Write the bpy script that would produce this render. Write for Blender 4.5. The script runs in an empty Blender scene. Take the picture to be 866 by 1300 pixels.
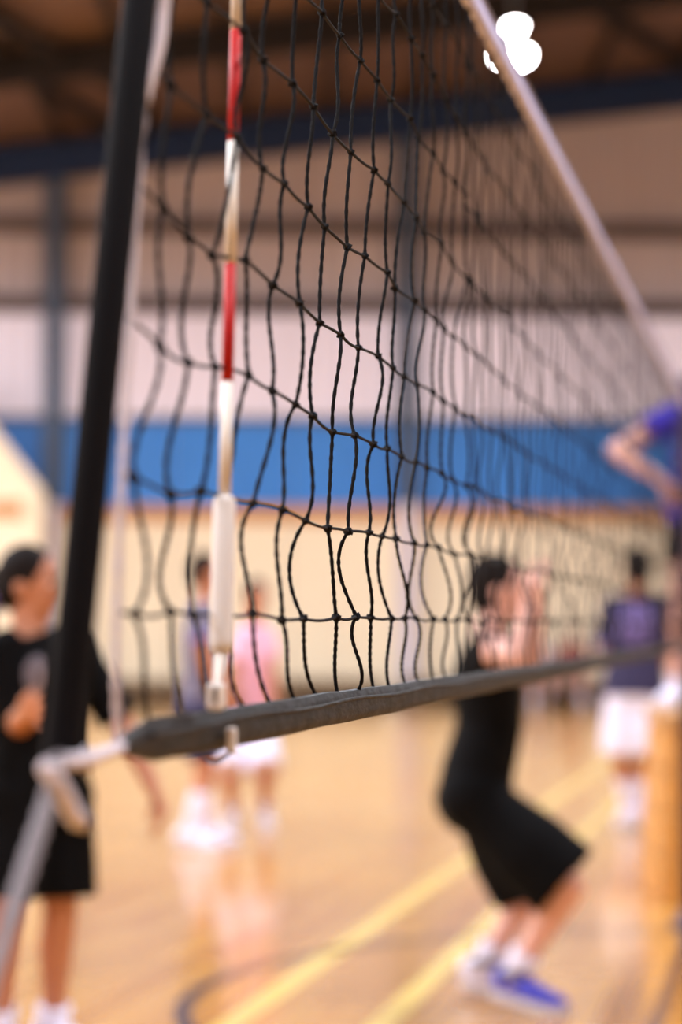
import bpy, bmesh, math, random
from mathutils import Vector, Matrix, noise
random.seed(7)
SC = bpy.context.scene
COL = SC.collection

# ------------------------------------------------------------------ camera, world, lights, exposure
F, CX, CY, HZ, EYE = 2680.0, 433.0, 650.0, 795.0, 1.30      # focal length in pixels of the 866x1300 frame
PITCH = math.atan((HZ - CY) / F)
cam_d = bpy.data.cameras.new('camera')
cam = bpy.data.objects.new('camera', cam_d); COL.objects.link(cam)
cam.location = (0, 0, EYE)
cam.rotation_euler = (math.pi / 2 + PITCH, 0, 0)
cam_d.sensor_fit = 'VERTICAL'; cam_d.sensor_height = 36.0; cam_d.sensor_width = 24.0
cam_d.lens = F / 1300 * 36
cam_d.clip_start = 0.05; cam_d.clip_end = 200
cam_d.dof.use_dof = True; cam_d.dof.focus_distance = 2.30; cam_d.dof.aperture_fstop = 2.35
SC.camera = cam
SC.view_settings.view_transform = 'Standard'; SC.view_settings.look = 'None'
SC.view_settings.gamma = 1.0; SC.view_settings.use_curve_mapping = False
SC.view_settings.exposure = 0.25
SC.cycles.use_denoising = True
SC.cycles.max_bounces = 6; SC.cycles.diffuse_bounces = 4; SC.cycles.glossy_bounces = 3
SC.cycles.caustics_reflective = False; SC.cycles.caustics_refractive = False
SC.cycles.sample_clamp_indirect = 8
W = bpy.data.worlds.new('hall_world'); SC.world = W; W.use_nodes = True
W.node_tree.nodes['Background'].inputs[0].default_value = (0.95, 0.93, 1.0, 1)
W.node_tree.nodes['Background'].inputs[1].default_value = 0.3
LAMP_W = 520.0              # each high-bay lamp
FILL_E = 2.4              # unseen glowing side panels, added as soft fill light

def area(name, loc, size, power, rot=(0, 0, 0), color=(.88, .93, 1), sy=None):
    d = bpy.data.lights.new(name, 'AREA'); d.energy = power; d.color = color
    d.shape = 'DISK' if sy is None else 'RECTANGLE'; d.size = size
    if sy is not None: d.size_y = sy
    o = bpy.data.objects.new(name, d); COL.objects.link(o); o.location = loc; o.rotation_euler = rot
    return o

# ------------------------------------------------------------------ pixel <-> world
FW = Vector((0, math.cos(PITCH), math.sin(PITCH))); UP = Vector((0, -math.sin(PITCH), math.cos(PITCH)))
def ray(px, py):
    return Vector((1, 0, 0)) * ((px - CX) / F) + UP * (-(py - CY) / F) + FW
def at(px, py, Y):
    d = ray(px, py); return Vector((0, 0, EYE)) + d * (Y / d.y)
TAN = (1018 - CX) / F; TH = math.atan(TAN); OFF = 0.494
ND = Vector((math.sin(TH), math.cos(TH), 0))          # along the net
NN = Vector((math.cos(TH), -math.sin(TH), 0))         # out of the net, towards the camera's side
NP = Vector((-OFF, 0, 0))
def net_hit(px, py, off=0.0):
    d = ray(px, py); o = Vector((0, 0, EYE)); p0 = NP + NN * off
    return o + d * ((p0 - o).dot(NN) / d.dot(NN))
def net_pt(s, z, off=0.0): return NP + ND * s + NN * off + Vector((0, 0, z))
def net_s(p): return (p - NP).dot(ND)

# ------------------------------------------------------------------ materials
def lin(c): c /= 255.0; return c / 12.92 if c <= .04045 else ((c + .055) / 1.055) ** 2.4
def rgb(r, g, b): return (lin(r), lin(g), lin(b), 1)
MATS = {}
def mat(name, c1, c2=None, rough=.6, scale=6.0, bump=0.0, stretch=(1, 1, 1), metal=0.0, coat=0.0, emit=None, estr=0.0, spec=.5, detail=4.0, sheen=0.0):
    m = bpy.data.materials.new(name); m.use_nodes = True; nt = m.node_tree; b = nt.nodes['Principled BSDF']
    b.inputs['Roughness'].default_value = rough; b.inputs['Metallic'].default_value = metal
    b.inputs['Specular IOR Level'].default_value = spec
    b.inputs['Coat Weight'].default_value = coat; b.inputs['Coat Roughness'].default_value = .08
    if sheen: b.inputs['Sheen Weight'].default_value = sheen
    c2 = c2 or tuple(min(1, x * .82) for x in c1[:3]) + (1,)
    tc = nt.nodes.new('ShaderNodeTexCoord'); mp = nt.nodes.new('ShaderNodeMapping'); mp.inputs['Scale'].default_value = stretch
    nz = nt.nodes.new('ShaderNodeTexNoise'); nz.inputs['Scale'].default_value = scale; nz.inputs['Detail'].default_value = detail
    mx = nt.nodes.new('ShaderNodeMix'); mx.data_type = 'RGBA'
    mx.inputs[6].default_value = c1; mx.inputs[7].default_value = c2
    L = nt.links.new
    L(tc.outputs['Object'], mp.inputs[0]); L(mp.outputs[0], nz.inputs['Vector']); L(nz.outputs[0], mx.inputs[0]); L(mx.outputs[2], b.inputs['Base Color'])
    if bump:
        bp = nt.nodes.new('ShaderNodeBump'); bp.inputs['Strength'].default_value = bump; bp.inputs['Distance'].default_value = .01
        L(nz.outputs[0], bp.inputs['Height']); L(bp.outputs[0], b.inputs['Normal'])
    if emit: b.inputs['Emission Color'].default_value = emit; b.inputs['Emission Strength'].default_value = estr
    MATS[name] = m; return m

def floor_mat():
    m = mat('hall_floor', rgb(214, 168, 108), rgb(203, 152, 92), rough=.2, coat=.25)
    nt = m.node_tree; b = nt.nodes['Principled BSDF']; L = nt.links.new
    tc = nt.nodes.new('ShaderNodeTexCoord'); mp = nt.nodes.new('ShaderNodeMapping')
    mp.inputs['Rotation'].default_value = (0, 0, math.pi / 2 + TH)
    br = nt.nodes.new('ShaderNodeTexBrick'); br.inputs['Scale'].default_value = 1.0
    br.inputs['Brick Width'].default_value = 1.6; br.inputs['Row Height'].default_value = .085
    br.inputs['Mortar Size'].default_value = .0015; br.inputs['Mortar'].default_value = rgb(150, 104, 58)
    br.inputs['Color1'].default_value = rgb(208, 152, 72); br.inputs['Color2'].default_value = rgb(188, 126, 52)
    nz = nt.nodes.new('ShaderNodeTexNoise'); nz.inputs['Scale'].default_value = .55; nz.inputs['Detail'].default_value = 5
    mx = nt.nodes.new('ShaderNodeMix'); mx.data_type = 'RGBA'; mx.blend_type = 'MULTIPLY'; mx.inputs[0].default_value = .3
    L(tc.outputs['Object'], mp.inputs[0]); L(mp.outputs[0], br.inputs['Vector']); L(tc.outputs['Object'], nz.inputs['Vector'])
    L(br.outputs[0], mx.inputs[6]); L(nz.outputs[0], mx.inputs[7]); L(mx.outputs[2], b.inputs['Base Color'])
    mr = nt.nodes.new('ShaderNodeMapRange'); mr.inputs[3].default_value = .13; mr.inputs[4].default_value = .24
    L(nz.outputs[0], mr.inputs[0]); L(mr.outputs[0], b.inputs['Roughness'])
    return m
M_floor = floor_mat()
M_cream = mat('cream_board', rgb(248, 234, 208), rgb(243, 226, 197), rough=.45, scale=.6)
M_blue = mat('blue_board', rgb(50, 132, 222), rgb(42, 122, 212), rough=.5, scale=.7)
M_rail = mat('orange_rail', rgb(205, 148, 92), rgb(188, 130, 78), rough=.5, scale=3, stretch=(.3, 1, 1))
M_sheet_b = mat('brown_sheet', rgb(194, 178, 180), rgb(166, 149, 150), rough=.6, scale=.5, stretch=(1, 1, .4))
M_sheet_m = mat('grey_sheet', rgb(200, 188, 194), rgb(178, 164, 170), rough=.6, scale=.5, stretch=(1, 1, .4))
M_sheet_l = mat('frosted_sheet', rgb(215, 200, 206), rgb(205, 190, 197), rough=.5, scale=.5, emit=rgb(228, 218, 235), estr=.26)  # faint glow put in for daylight coming through the sheets
M_girt = mat('brown_girt', rgb(96, 78, 74), rgb(80, 64, 60), rough=.6)
M_steel = mat('blue_steel', rgb(62, 78, 104), rgb(50, 64, 88), rough=.5)
M_beam = mat('navy_beam', rgb(10, 38, 78), rgb(8, 29, 62), rough=.85)
M_lilac = mat('lilac_pad', rgb(216, 206, 216), rgb(205, 195, 206), rough=.7)
M_ceil = mat('roof_lining', rgb(112, 86, 76), rgb(82, 62, 56), rough=.75, scale=.35, stretch=(1, .4, 1))
M_dark = mat('dark_timber', rgb(40, 33, 31), rgb(30, 24, 23), rough=.8, spec=.2)
M_bench = mat('bench_wood', rgb(120, 92, 58), rgb(98, 74, 46), rough=.5, scale=4, stretch=(.2, 1, 1))
M_skirt = mat('brown_skirting', rgb(110, 82, 58), rgb(94, 68, 48), rough=.5)
M_fill = mat('fill_glow', rgb(235, 235, 240), rough=.4, emit=(.86, .92, 1, 1), estr=FILL_E)  # glow of the unseen left-hand panels, added to light the hall
M_fill_w = mat('weak_fill_glow', rgb(228, 228, 236), rough=.4, emit=(.86, .92, 1, 1), estr=.7)  # weaker glow for the right-hand panels, so light falls off that way
M_fill_r = mat('dim_fill_glow', rgb(225, 225, 235), rough=.4, emit=(.86, .92, 1, 1), estr=.5)  # dim glow of added panels behind the camera
M_cord = mat('black_cord', rgb(14, 10, 13), rgb(8, 6, 8), rough=.8, scale=300, bump=.3, spec=.15)
M_cordh = mat('brown_black_cord', rgb(28, 21, 23), rgb(16, 12, 14), rough=.8, scale=300, bump=.3, spec=.15)
M_tape_w = mat('white_tape', rgb(196, 192, 226), rgb(176, 172, 208), rough=.8, scale=60, bump=.4)
M_tape_d = mat('dark_tape', rgb(30, 22, 22), rgb(18, 13, 13), rough=.55, scale=18, bump=.5, stretch=(1, 1, 3), spec=.2)
M_rope_w = mat('white_rope', rgb(222, 210, 218), rgb(198, 186, 196), rough=.85, scale=180, bump=.4)
M_rope_g = mat('grey_rope', rgb(150, 142, 148), rgb(126, 118, 124), rough=.85, scale=180, bump=.4)
M_pole = mat('black_pole', rgb(14, 10, 16), rgb(9, 7, 10), rough=.75, scale=20, spec=.12)
M_post = mat('purple_grey_post', rgb(74, 62, 84), rgb(60, 50, 70), rough=.4, metal=.2)
M_red = mat('red_band', rgb(184, 14, 9), rgb(170, 10, 8), rough=.5, spec=.25)
M_white = mat('white_rod', rgb(226, 214, 204), rgb(214, 202, 192), rough=.4)
M_sleeve = mat('white_sleeve', rgb(224, 214, 210), rgb(212, 202, 200), rough=.5, scale=30)
M_yel = mat('yellow_line', rgb(232, 198, 104), rgb(222, 184, 92), rough=.2, coat=.2)
M_blk = mat('dark_line', rgb(70, 54, 52), rgb(58, 44, 44), rough=.22, coat=.2)
M_box = mat('box_wood', rgb(206, 148, 76), rgb(186, 126, 58), rough=.4, scale=3, stretch=(.3, .3, 4))
M_pad = mat('tan_leather', rgb(196, 150, 96), rgb(170, 124, 76), rough=.5, scale=14, bump=.2)
M_skin = mat('skin', rgb(188, 126, 96), rgb(174, 110, 82), rough=.5, scale=9)
M_skin2 = mat('pale_skin', rgb(228, 178, 166), rgb(214, 158, 146), rough=.5, scale=9)
M_hair = mat('dark_hair', rgb(26, 15, 12), rgb(15, 9, 7), rough=.65, scale=60, stretch=(1, 1, .1), bump=.3, spec=.12)
M_black = mat('black_cloth', rgb(10, 9, 11), rgb(6, 5, 7), rough=.9, scale=14, bump=.3, spec=.12)
M_wcloth = mat('white_cloth', rgb(228, 223, 244), rgb(218, 212, 236), rough=.8, scale=14, bump=.3)
M_navy = mat('navy_cloth', rgb(48, 42, 84), rgb(36, 32, 66), rough=.8, scale=14, bump=.3)
M_violet = mat('violet_cloth', rgb(66, 44, 214), rgb(46, 30, 178), rough=.75, scale=10, bump=.3)
M_lav = mat('lavender_cloth', rgb(140, 122, 192), rgb(120, 104, 172), rough=.8, scale=14, bump=.3)
M_pink = mat('pink_cloth', rgb(240, 192, 220), rgb(230, 176, 208), rough=.8, scale=14, bump=.3)
M_greyb = mat('grey_blue_cloth', rgb(122, 118, 142), rgb(98, 94, 120), rough=.8, scale=14, bump=.3)
M_redc = mat('dull_red_cloth', rgb(178, 92, 84), rgb(152, 72, 66), rough=.8, scale=14, bump=.3)
M_greyc = mat('pale_grey_cloth', rgb(196, 188, 200), rgb(180, 172, 186), rough=.8, scale=14, bump=.3)
M_bshoe = mat('blue_shoe', rgb(72, 70, 200), rgb(46, 46, 160), rough=.4, scale=20)
M_sole = mat('shoe_sole', rgb(214, 206, 216), rgb(196, 188, 198), rough=.6)
M_dshoe = mat('dark_trim', rgb(50, 48, 66), rgb(36, 34, 50), rough=.6)
M_eye = mat('eye_white', rgb(232, 228, 224), rough=.2)
M_iris = mat('eye_dark', rgb(30, 20, 16), rough=.1)
M_lip = mat('lip', rgb(176, 96, 88), rough=.4)
M_lamp = mat('lamp_glow', rgb(255, 255, 255), rough=.4, emit=(1, .98, 1, 1), estr=70)
M_hous = mat('lamp_housing', rgb(120, 120, 124), rough=.4, metal=.6)

# ------------------------------------------------------------------ mesh helpers
class MB:
    def __init__(s): s.v = []; s.f = []
    def add(s, vs, fs):
        n = len(s.v); s.v += [tuple(p) for p in vs]; s.f += [tuple(i + n for i in f) for f in fs]; return s
    def box(s, c, d, rot=None):
        c = Vector(c); R = rot or Matrix.Identity(3)
        vs = [c + R @ Vector((x * d[0] / 2, y * d[1] / 2, z * d[2] / 2)) for x in (-1, 1) for y in (-1, 1) for z in (-1, 1)]
        return s.add(vs, [(0, 1, 3, 2), (4, 6, 7, 5), (0, 4, 5, 1), (2, 3, 7, 6), (0, 2, 6, 4), (1, 5, 7, 3)])
    def loft(s, rings, side=None, n=14, round=False):
        """rings: (centre, a, b); a along side, b across it"""
        cs = [Vector(r[0]) for r in rings]; N = len(cs)
        R = [(cs[i], rings[i][1], rings[i][2]) for i in range(N)]
        def axis(i):
            d = cs[min(i + 1, N - 1)] - cs[max(i - 1, 0)]
            return d.normalized() if d.length > 1e-9 else Vector((0, 0, 1))
        ax = [axis(i) for i in range(N)]
        if round:
            h0 = min(R[0][1], R[0][2]); h1 = min(R[-1][1], R[-1][2])
            pre = [(R[0][0] - ax[0] * h0 * k, R[0][1] * q, R[0][2] * q) for k, q in ((.94, .34), (.7, .71))]
            post = [(R[-1][0] + ax[-1] * h1 * k, R[-1][1] * q, R[-1][2] * q) for k, q in ((.7, .71), (.94, .34))]
            R = pre + R + post; ax = [ax[0]] * 2 + ax + [ax[-1]] * 2
        vs = []
        u = Vector(side) if side is not None else ax[0].orthogonal()
        for (c, a, b), d in zip(R, ax):
            w = u - d * u.dot(d)
            if w.length < 1e-6: w = d.orthogonal()
            w.normalize()
            if side is None: u = w
            v = d.cross(w)
            for k in range(n):
                t = 2 * math.pi * k / n
                vs.append(c + w * (a * math.cos(t)) + v * (b * math.sin(t)))
        M = len(R); fs = []
        for i in range(M - 1):
            for k in range(n):
                k2 = (k + 1) % n
                fs.append((i * n + k, i * n + k2, (i + 1) * n + k2, (i + 1) * n + k))
        fs.append(tuple(reversed(range(n)))); fs.append(tuple((M - 1) * n + k for k in range(n)))
        return s.add(vs, fs)
    def tube(s, pts, r, n=6, twist=0.0, lobes=2):
        """round or laid rope along pts"""
        pts = [Vector(p) for p in pts]; N = len(pts); vs = []; u = None; L = 0
        for i, p in enumerate(pts):
            d = (pts[min(i + 1, N - 1)] - pts[max(i - 1, 0)]).normalized()
            if u is None: u = d.orthogonal().normalized()
            u = (u - d * u.dot(d)).normalized(); v = d.cross(u)
            if i: L += (p - pts[i - 1]).length
            for k in range(n):
                t = 2 * math.pi * k / n
                rr = r if not twist else r * (1 + .2 * math.cos(lobes * (t - L * twist)))
                vs.append(p + u * (rr * math.cos(t)) + v * (rr * math.sin(t)))
        fs = [(i * n + k, i * n + (k + 1) % n, (i + 1) * n + (k + 1) % n, (i + 1) * n + k) for i in range(N - 1) for k in range(n)]
        fs.append(tuple(reversed(range(n)))); fs.append(tuple((N - 1) * n + k for k in range(n)))
        return s.add(vs, fs)
    def ell(s, c, r, frame=None, n=14, m=9):
        c = Vector(c); fr = frame or (Vector((1, 0, 0)), Vector((0, 1, 0)), Vector((0, 0, 1)))
        vs = []; fs = []
        for i in range(1, m):
            a = math.pi * i / m
            for k in range(n):
                t = 2 * math.pi * k / n
                vs.append(c + fr[0] * (r[0] * math.sin(a) * math.cos(t)) + fr[1] * (r[1] * math.sin(a) * math.sin(t)) + fr[2] * (r[2] * math.cos(a)))
        for i in range(m - 2):
            for k in range(n):
                k2 = (k + 1) % n
                fs.append((i * n + k, (i + 1) * n + k, (i + 1) * n + k2, i * n + k2))
        T = len(vs); vs += [c + fr[2] * r[2], c - fr[2] * r[2]]
        for k in range(n):
            k2 = (k + 1) % n
            fs.append((T, k, k2)); fs.append((T + 1, (m - 2) * n + k2, (m - 2) * n + k))
        return s.add(vs, fs)
    def prism(s, poly, e):
        """poly: list of points, extruded by vector e"""
        n = len(poly); poly = [Vector(p) for p in poly]; e = Vector(e)
        fs = [tuple(reversed(range(n))), tuple(range(n, 2 * n))] + [(i, (i + 1) % n, n + (i + 1) % n, n + i) for i in range(n)]
        return s.add(poly + [p + e for p in poly], fs)
    def lathe(s, c, prof, n=16):
        c = Vector(c)
        return s.loft([(c + Vector((0, 0, z)), r, r) for r, z in prof], side=(1, 0, 0), n=n)

def link(o, parent=None):
    COL.objects.link(o)
    if parent is not None:
        o.parent = parent
        o.matrix_parent_inverse = PINV[parent.name]
    PINV[o.name] = Matrix.Identity(4)
    return o
PINV = {}
def obj(name, mb, m, parent=None, smooth=False, bevel=0.0):
    me = bpy.data.meshes.new(name); me.from_pydata(mb.v, [], mb.f); me.update()
    bm = bmesh.new(); bm.from_mesh(me); bmesh.ops.recalc_face_normals(bm, faces=bm.faces)
    if bevel:
        bmesh.ops.bevel(bm, geom=list(bm.edges), offset=bevel, segments=2, affect='EDGES', profile=.5)
    bm.to_mesh(me); bm.free()
    if smooth:
        for p in me.polygons: p.use_smooth = True
    for mm in (m if isinstance(m, (list, tuple)) else [m]): me.materials.append(mm)
    return link(bpy.data.objects.new(name, me), parent)
def thing(name, label, cat, loc=(0, 0, 0), group=None):
    o = bpy.data.objects.new(name, None); COL.objects.link(o); o.location = loc; o.empty_display_size = .2
    PINV[o.name] = Matrix.Translation(-Vector(loc))
    return tag(o, label, cat, group)
def tag(o, label, cat, group=None):
    o['label'] = label; o['category'] = cat
    if group: o['group'] = group
    return o
def struct(o): o['kind'] = 'structure'; return o
def copy_of(src, name, parent, M):
    o = bpy.data.objects.new(name, src.data); link(o, parent); o.matrix_basis = M; return o
def remesh(name, mb, voxel, m, parent, it=4):
    me = bpy.data.meshes.new('tmp'); me.from_pydata(mb.v, [], mb.f); me.update()
    t = bpy.data.objects.new('tmp', me); COL.objects.link(t)
    r = t.modifiers.new('r', 'REMESH'); r.mode = 'VOXEL'; r.voxel_size = voxel
    k = t.modifiers.new('s', 'SMOOTH'); k.factor = .5; k.iterations = it
    dg = bpy.context.evaluated_depsgraph_get(); ev = t.evaluated_get(dg)
    out = bpy.data.meshes.new_from_object(ev); out.name = name
    bpy.data.objects.remove(t); bpy.data.meshes.remove(me)
    for p in out.polygons: p.use_smooth = True
    out.materials.clear(); out.materials.append(m)
    return link(bpy.data.objects.new(name, out), parent)

# ------------------------------------------------------------------ the hall
WY = 36.0                                   # far wall
XL, XR, YB = -17.0, 17.0, -9.0
fl = struct(obj('floor', MB().box(((XL + XR) / 2, (WY + YB) / 2, -.05), (XR - XL + 1, WY - YB + 3, .1)), M_floor))
YAW = math.radians(-3.0)                    # the far wall stands a little askew to the lens
WR = Matrix.Rotation(-YAW, 3, 'Z')
WX = WR @ Vector((1, 0, 0)); WN = WR @ Vector((0, -1, 0))
def wall_p(x, z, d=0.0):                    # a point on the far wall, d in front of it
    return Vector((0, WY, z)) + WX * x + WN * d
def wz(py): return EYE + (HZ - py) * WY / F
def wx(px): return (px - CX) * WY / F
ROOF0, ROOFS = 10.22, .126
def roof_z(x): return ROOF0 + ROOFS * x
def wbox(mb, x0, x1, z0, z1, d0, d1):
    return mb.box(wall_p((x0 + x1) / 2, (z0 + z1) / 2, (d0 + d1) / 2), (x1 - x0, d1 - d0, z1 - z0), WR)
wb = MB().prism([wall_p(XL - .5, 0, -.3), wall_p(XR + .5, 0, -.3), wall_p(XR + .5, roof_z(XR) + .6, -.3), wall_p(XL - .5, roof_z(XL) + .2, -.3)], WN * .2)
wall_back = struct(obj('wall_back', wb, M_sheet_b))
cols = [wx(70) + 6.0 * k for k in range(-2, 5)]
def sheet(x0, x1, z0, z1, z1b, m, name):    # a ribbed metal sheet
    mb = MB(); n = max(1, int((x1 - x0) / .25)); pr = []
    for k in range(n):
        a = x0 + (x1 - x0) * k / n; w = (x1 - x0) / n
        pr += [(a, .0), (a + w * .55, .0), (a + w * .65, .035), (a + w * .9, .035)]
    pr.append((x1, 0)); vs = []
    for a, d in pr:
        zt = z1 + (z1b - z1) * (a - x0) / (x1 - x0)
        vs += [wall_p(a, z0, -.09 + d), wall_p(a, zt, -.09 + d)]
    mb.add(vs, [(2 * i, 2 * i + 2, 2 * i + 3, 2 * i + 1) for i in range(len(pr) - 1)])
    return obj(name, mb, m, wall_back)
Z_bb, Z_bt = wz(641), wz(533)               # the blue band
Z_g1, Z_g2 = wz(388), wz(287)               # girts
for i in range(len(cols) - 1):
    for h in range(3):
        a = cols[i] + 2.0 * h + .01; b = a + 1.98
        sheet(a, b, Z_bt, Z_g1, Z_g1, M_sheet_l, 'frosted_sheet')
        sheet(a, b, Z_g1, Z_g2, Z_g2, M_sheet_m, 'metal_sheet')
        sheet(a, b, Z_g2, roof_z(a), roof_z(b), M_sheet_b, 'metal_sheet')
        obj('blue_panel', wbox(MB(), a, b, Z_bb, Z_bt, -.1, -.03), M_blue, wall_back)
        obj('cream_panel', wbox(MB(), a, b, .15, Z_bb - .02, -.1, -.02), M_cream, wall_back)
for z in (Z_g1, Z_g2):
    obj('girt', wbox(MB(), cols[0], cols[-1], z - .14, z + .14, -.05, .1), M_girt, wall_back)
obj('girt', wbox(MB(), cols[0], cols[-1], Z_bt - .03, Z_bt + .05, -.05, .06), M_girt, wall_back)
obj('dado_rail', wbox(MB(), cols[0], cols[-1], Z_bb - .3, Z_bb - .02, -.02, .04), M_rail, wall_back)
for i, c in enumerate(cols):
    mb = MB()
    for d in (.02, .3): wbox(mb, c - .16, c + .16, Z_bb, roof_z(c) - .1, d, d + .03)
    wbox(mb, c - .02, c + .02, Z_bb, roof_z(c) - .1, .05, .3)
    obj('steel_column', mb, M_steel, wall_back)
    obj('column_casing', wbox(MB(), c - .17, c + .17, 0.0, Z_bb, .0, .34), M_lilac, wall_back, bevel=.03)
struct(obj('baseboard_back', wbox(MB(), cols[0], cols[-1], 0, .16, -.02, .03), M_skirt))

# side and rear walls, out of the frame; their glowing panels are added fill light
def side_wall(name, x, y0, y1):
    w = struct(obj(name, MB().box((x, (y0 + y1) / 2, roof_z(x) / 2), (.3, y1 - y0, roof_z(x))), M_cream))
    sgn = 1 if x < 0 else -1; n = int((y1 - y0) / 6)
    for k in range(n):
        yc = y0 + (k + .5) * (y1 - y0) / n
        fr = obj('fill_panel_frame', MB().box((x + sgn * .17, yc, 5.6), (.08, 5.3, 2.9)), M_steel, w)
        obj('fill_panel', MB().box((x + sgn * .2, yc, 5.6), (.06, 5.0, 2.6)), M_fill if x < 0 else M_fill_w, fr)  # unseen glowing panel, added for soft side light
    return w
side_wall('wall_left', XL - .15, YB, WY - 1.5)
side_wall('wall_right', XR + .15, YB, WY - 1.5)
wr = struct(obj('wall_rear', MB().prism([(XL, YB - .2, 0), (XR, YB - .2, 0), (XR, YB - .2, roof_z(XR)), (XL, YB - .2, roof_z(XL))], (0, .2, 0)), M_cream))
for k in range(5):
    xc = -12.8 + 6.4 * k
    fr = obj('fill_panel_frame', MB().box((xc, YB + .04, 4.7), (5.3, .08, 3.2)), M_steel, wr)
    obj('fill_panel', MB().box((xc, YB + .07, 4.7), (5.0, .06, 2.9)), M_fill_r, fr)  # unseen glowing panel behind the camera, added as fill

# roof
ce = MB()
ce.prism([(XL - .5, YB - .3, roof_z(XL - .5)), (XR + .5, YB - .3, roof_z(XR + .5)), (XR + .5, YB - .3, roof_z(XR + .5) + .2), (XL - .5, YB - .3, roof_z(XL - .5) + .2)], (0, WY - YB + 3, 0))
ceiling = struct(obj('ceiling', ce, M_ceil))
def beam(name, p, q, w, h, m, parent):
    p, q = Vector(p), Vector(q); d = (q - p).normalized(); s = d.cross(Vector((0, 0, 1))).normalized(); u = s.cross(d)
    mb = MB(); vs = [a + s * (x * w / 2) + u * (y * h / 2) for a in (p, q) for x, y in ((-1, -1), (1, -1), (1, 1), (-1, 1))]
    mb.add(vs, [(3, 2, 1, 0), (4, 5, 6, 7)] + [(i, (i + 1) % 4, 4 + (i + 1) % 4, 4 + i) for i in range(4)])
    return obj(name, mb, m, parent)
for y in (-6, 0, 6, 12, 18, 24, 30):
    beam('rafter', (XL, y, roof_z(XL) - .32), (XR, y, roof_z(XR) - .32), .2, .5, M_dark, ceiling)
e0, e1 = wall_p(XL, roof_z(XL) - .42, .3), wall_p(XR, roof_z(XR) - .42, .3)
beam('gable_beam', e0, e1, .3, .62, M_beam, ceiling)
for k in range(23):
    x = XL + .3 + 1.5 * k
    beam('purlin', (x, YB, roof_z(x) - .08), (x, WY - .3, roof_z(x) - .08), .09, .16, M_dark, ceiling)
def roof_hit(px, py, drop=.2):
    d = ray(px, py); o = Vector((0, 0, EYE)); n = Vector((-ROOFS, 0, 1))
    return o + d * ((ROOF0 - drop - EYE) / (n.dot(d)))
for a, b in (((-60, -10), (165, 118)), ((-40, 52), (150, 172)), ((700, -25), (880, 90))):
    beam('roof_brace', roof_hit(*a), roof_hit(*b), .16, .16, M_dark, ceiling)

# high-bay lamps: a pair in frame, the rest unseen and added for light
def lamp(x, y, z, r, label, light=True, power=LAMP_W, group='unseen high-bay lamps added to light the hall'):
    t = thing('high_bay_lamp', label, 'lamp', (x, y, z), group)
    top = roof_z(x)
    obj('rod', MB().tube([(x, y, z + r * 1.4), (x, y, top)], .015, 8), M_hous, t)
    obj('housing', MB().lathe((x, y, z), [(r * .25, r * 1.5), (r * .35, r * 1.3), (r * .5, r * .9), (r * .95, r * .25), (r, r * .12), (r * .96, r * .12)], 20), M_hous, t, True)
    obj('bowl', MB().lathe((x, y, z), [(r * .95, r * .12), (r * .9, -r * .15), (r * .6, -r * .36), (r * .1, -r * .44)], 20), M_lamp, t, True)
    if light: area('lamp_light', (x, y, z - r * .46), r * 2.2, power)
    return t
for x in (-14, -6, 2, 10):
    for y in (1, 9, 17, 25):
        if (x, y) == (2, 25): continue
        lamp(x, y, 7.9, .28, 'unseen grey high-bay lamp with glowing bowl, added to light the hall', power=LAMP_W * (.35 if x > 5 else .75 if x > 0 else 1.1))
for x in (-13, 13.0): lamp(x, 32.5, 7.6, .28, 'unseen grey high-bay lamp with glowing bowl, added to light the hall', power=LAMP_W * (.35 if x > 0 else 1.6))  # out of frame, put in to brighten the far wall
p1 = at(651, 71, 25.4); lamp(p1.x, p1.y, p1.z, .22, 'wide glowing lamp, the lower of the two just beside the white top tape', power=LAMP_W, group=None)
p2 = at(654, 34, 24.6); lamp(p2.x, p2.y, p2.z, .09, 'small round glowing lamp, the upper of the two near the white top tape', light=False, group=None)

# court lines
def line(X0, w, m, y0=-2.0, y1=30.0, x_extra=0.0):
    a = Vector((X0, 0, 0)) + ND * y0; b = Vector((X0, 0, 0)) + ND * y1
    mb = MB(); mb.prism([a - NN * w / 2, b - NN * w / 2, b + NN * w / 2, a + NN * w / 2], (0, 0, .002))
    return obj('court_line', mb, m, fl)
line(-OFF, .05, M_blk); line(-1.39, .095, M_yel); line(-1.885, .095, M_yel)
def ring(c, r, w, m):
    n = 96; mb = MB(); vs = []
    for k in range(n):
        t = 2 * math.pi * k / n
        for rr, z in ((r - w / 2, .0), (r + w / 2, .0), (r + w / 2, .002), (r - w / 2, .002)):
            vs.append((c[0] + rr * math.cos(t), c[1] + rr * math.sin(t), z))
    fs = []
    for k in range(n):
        a, b = 4 * k, 4 * ((k + 1) % n)
        fs += [(a + 2, a + 3, b + 3, b + 2), (a + 1, a + 2, b + 2, b + 1), (a + 3, a, b, b + 3)]
    mb.add(vs, fs); return obj('circle_line', mb, m, fl)
ring((1.26, 7.3), 1.8, .06, M_blk)

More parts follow.
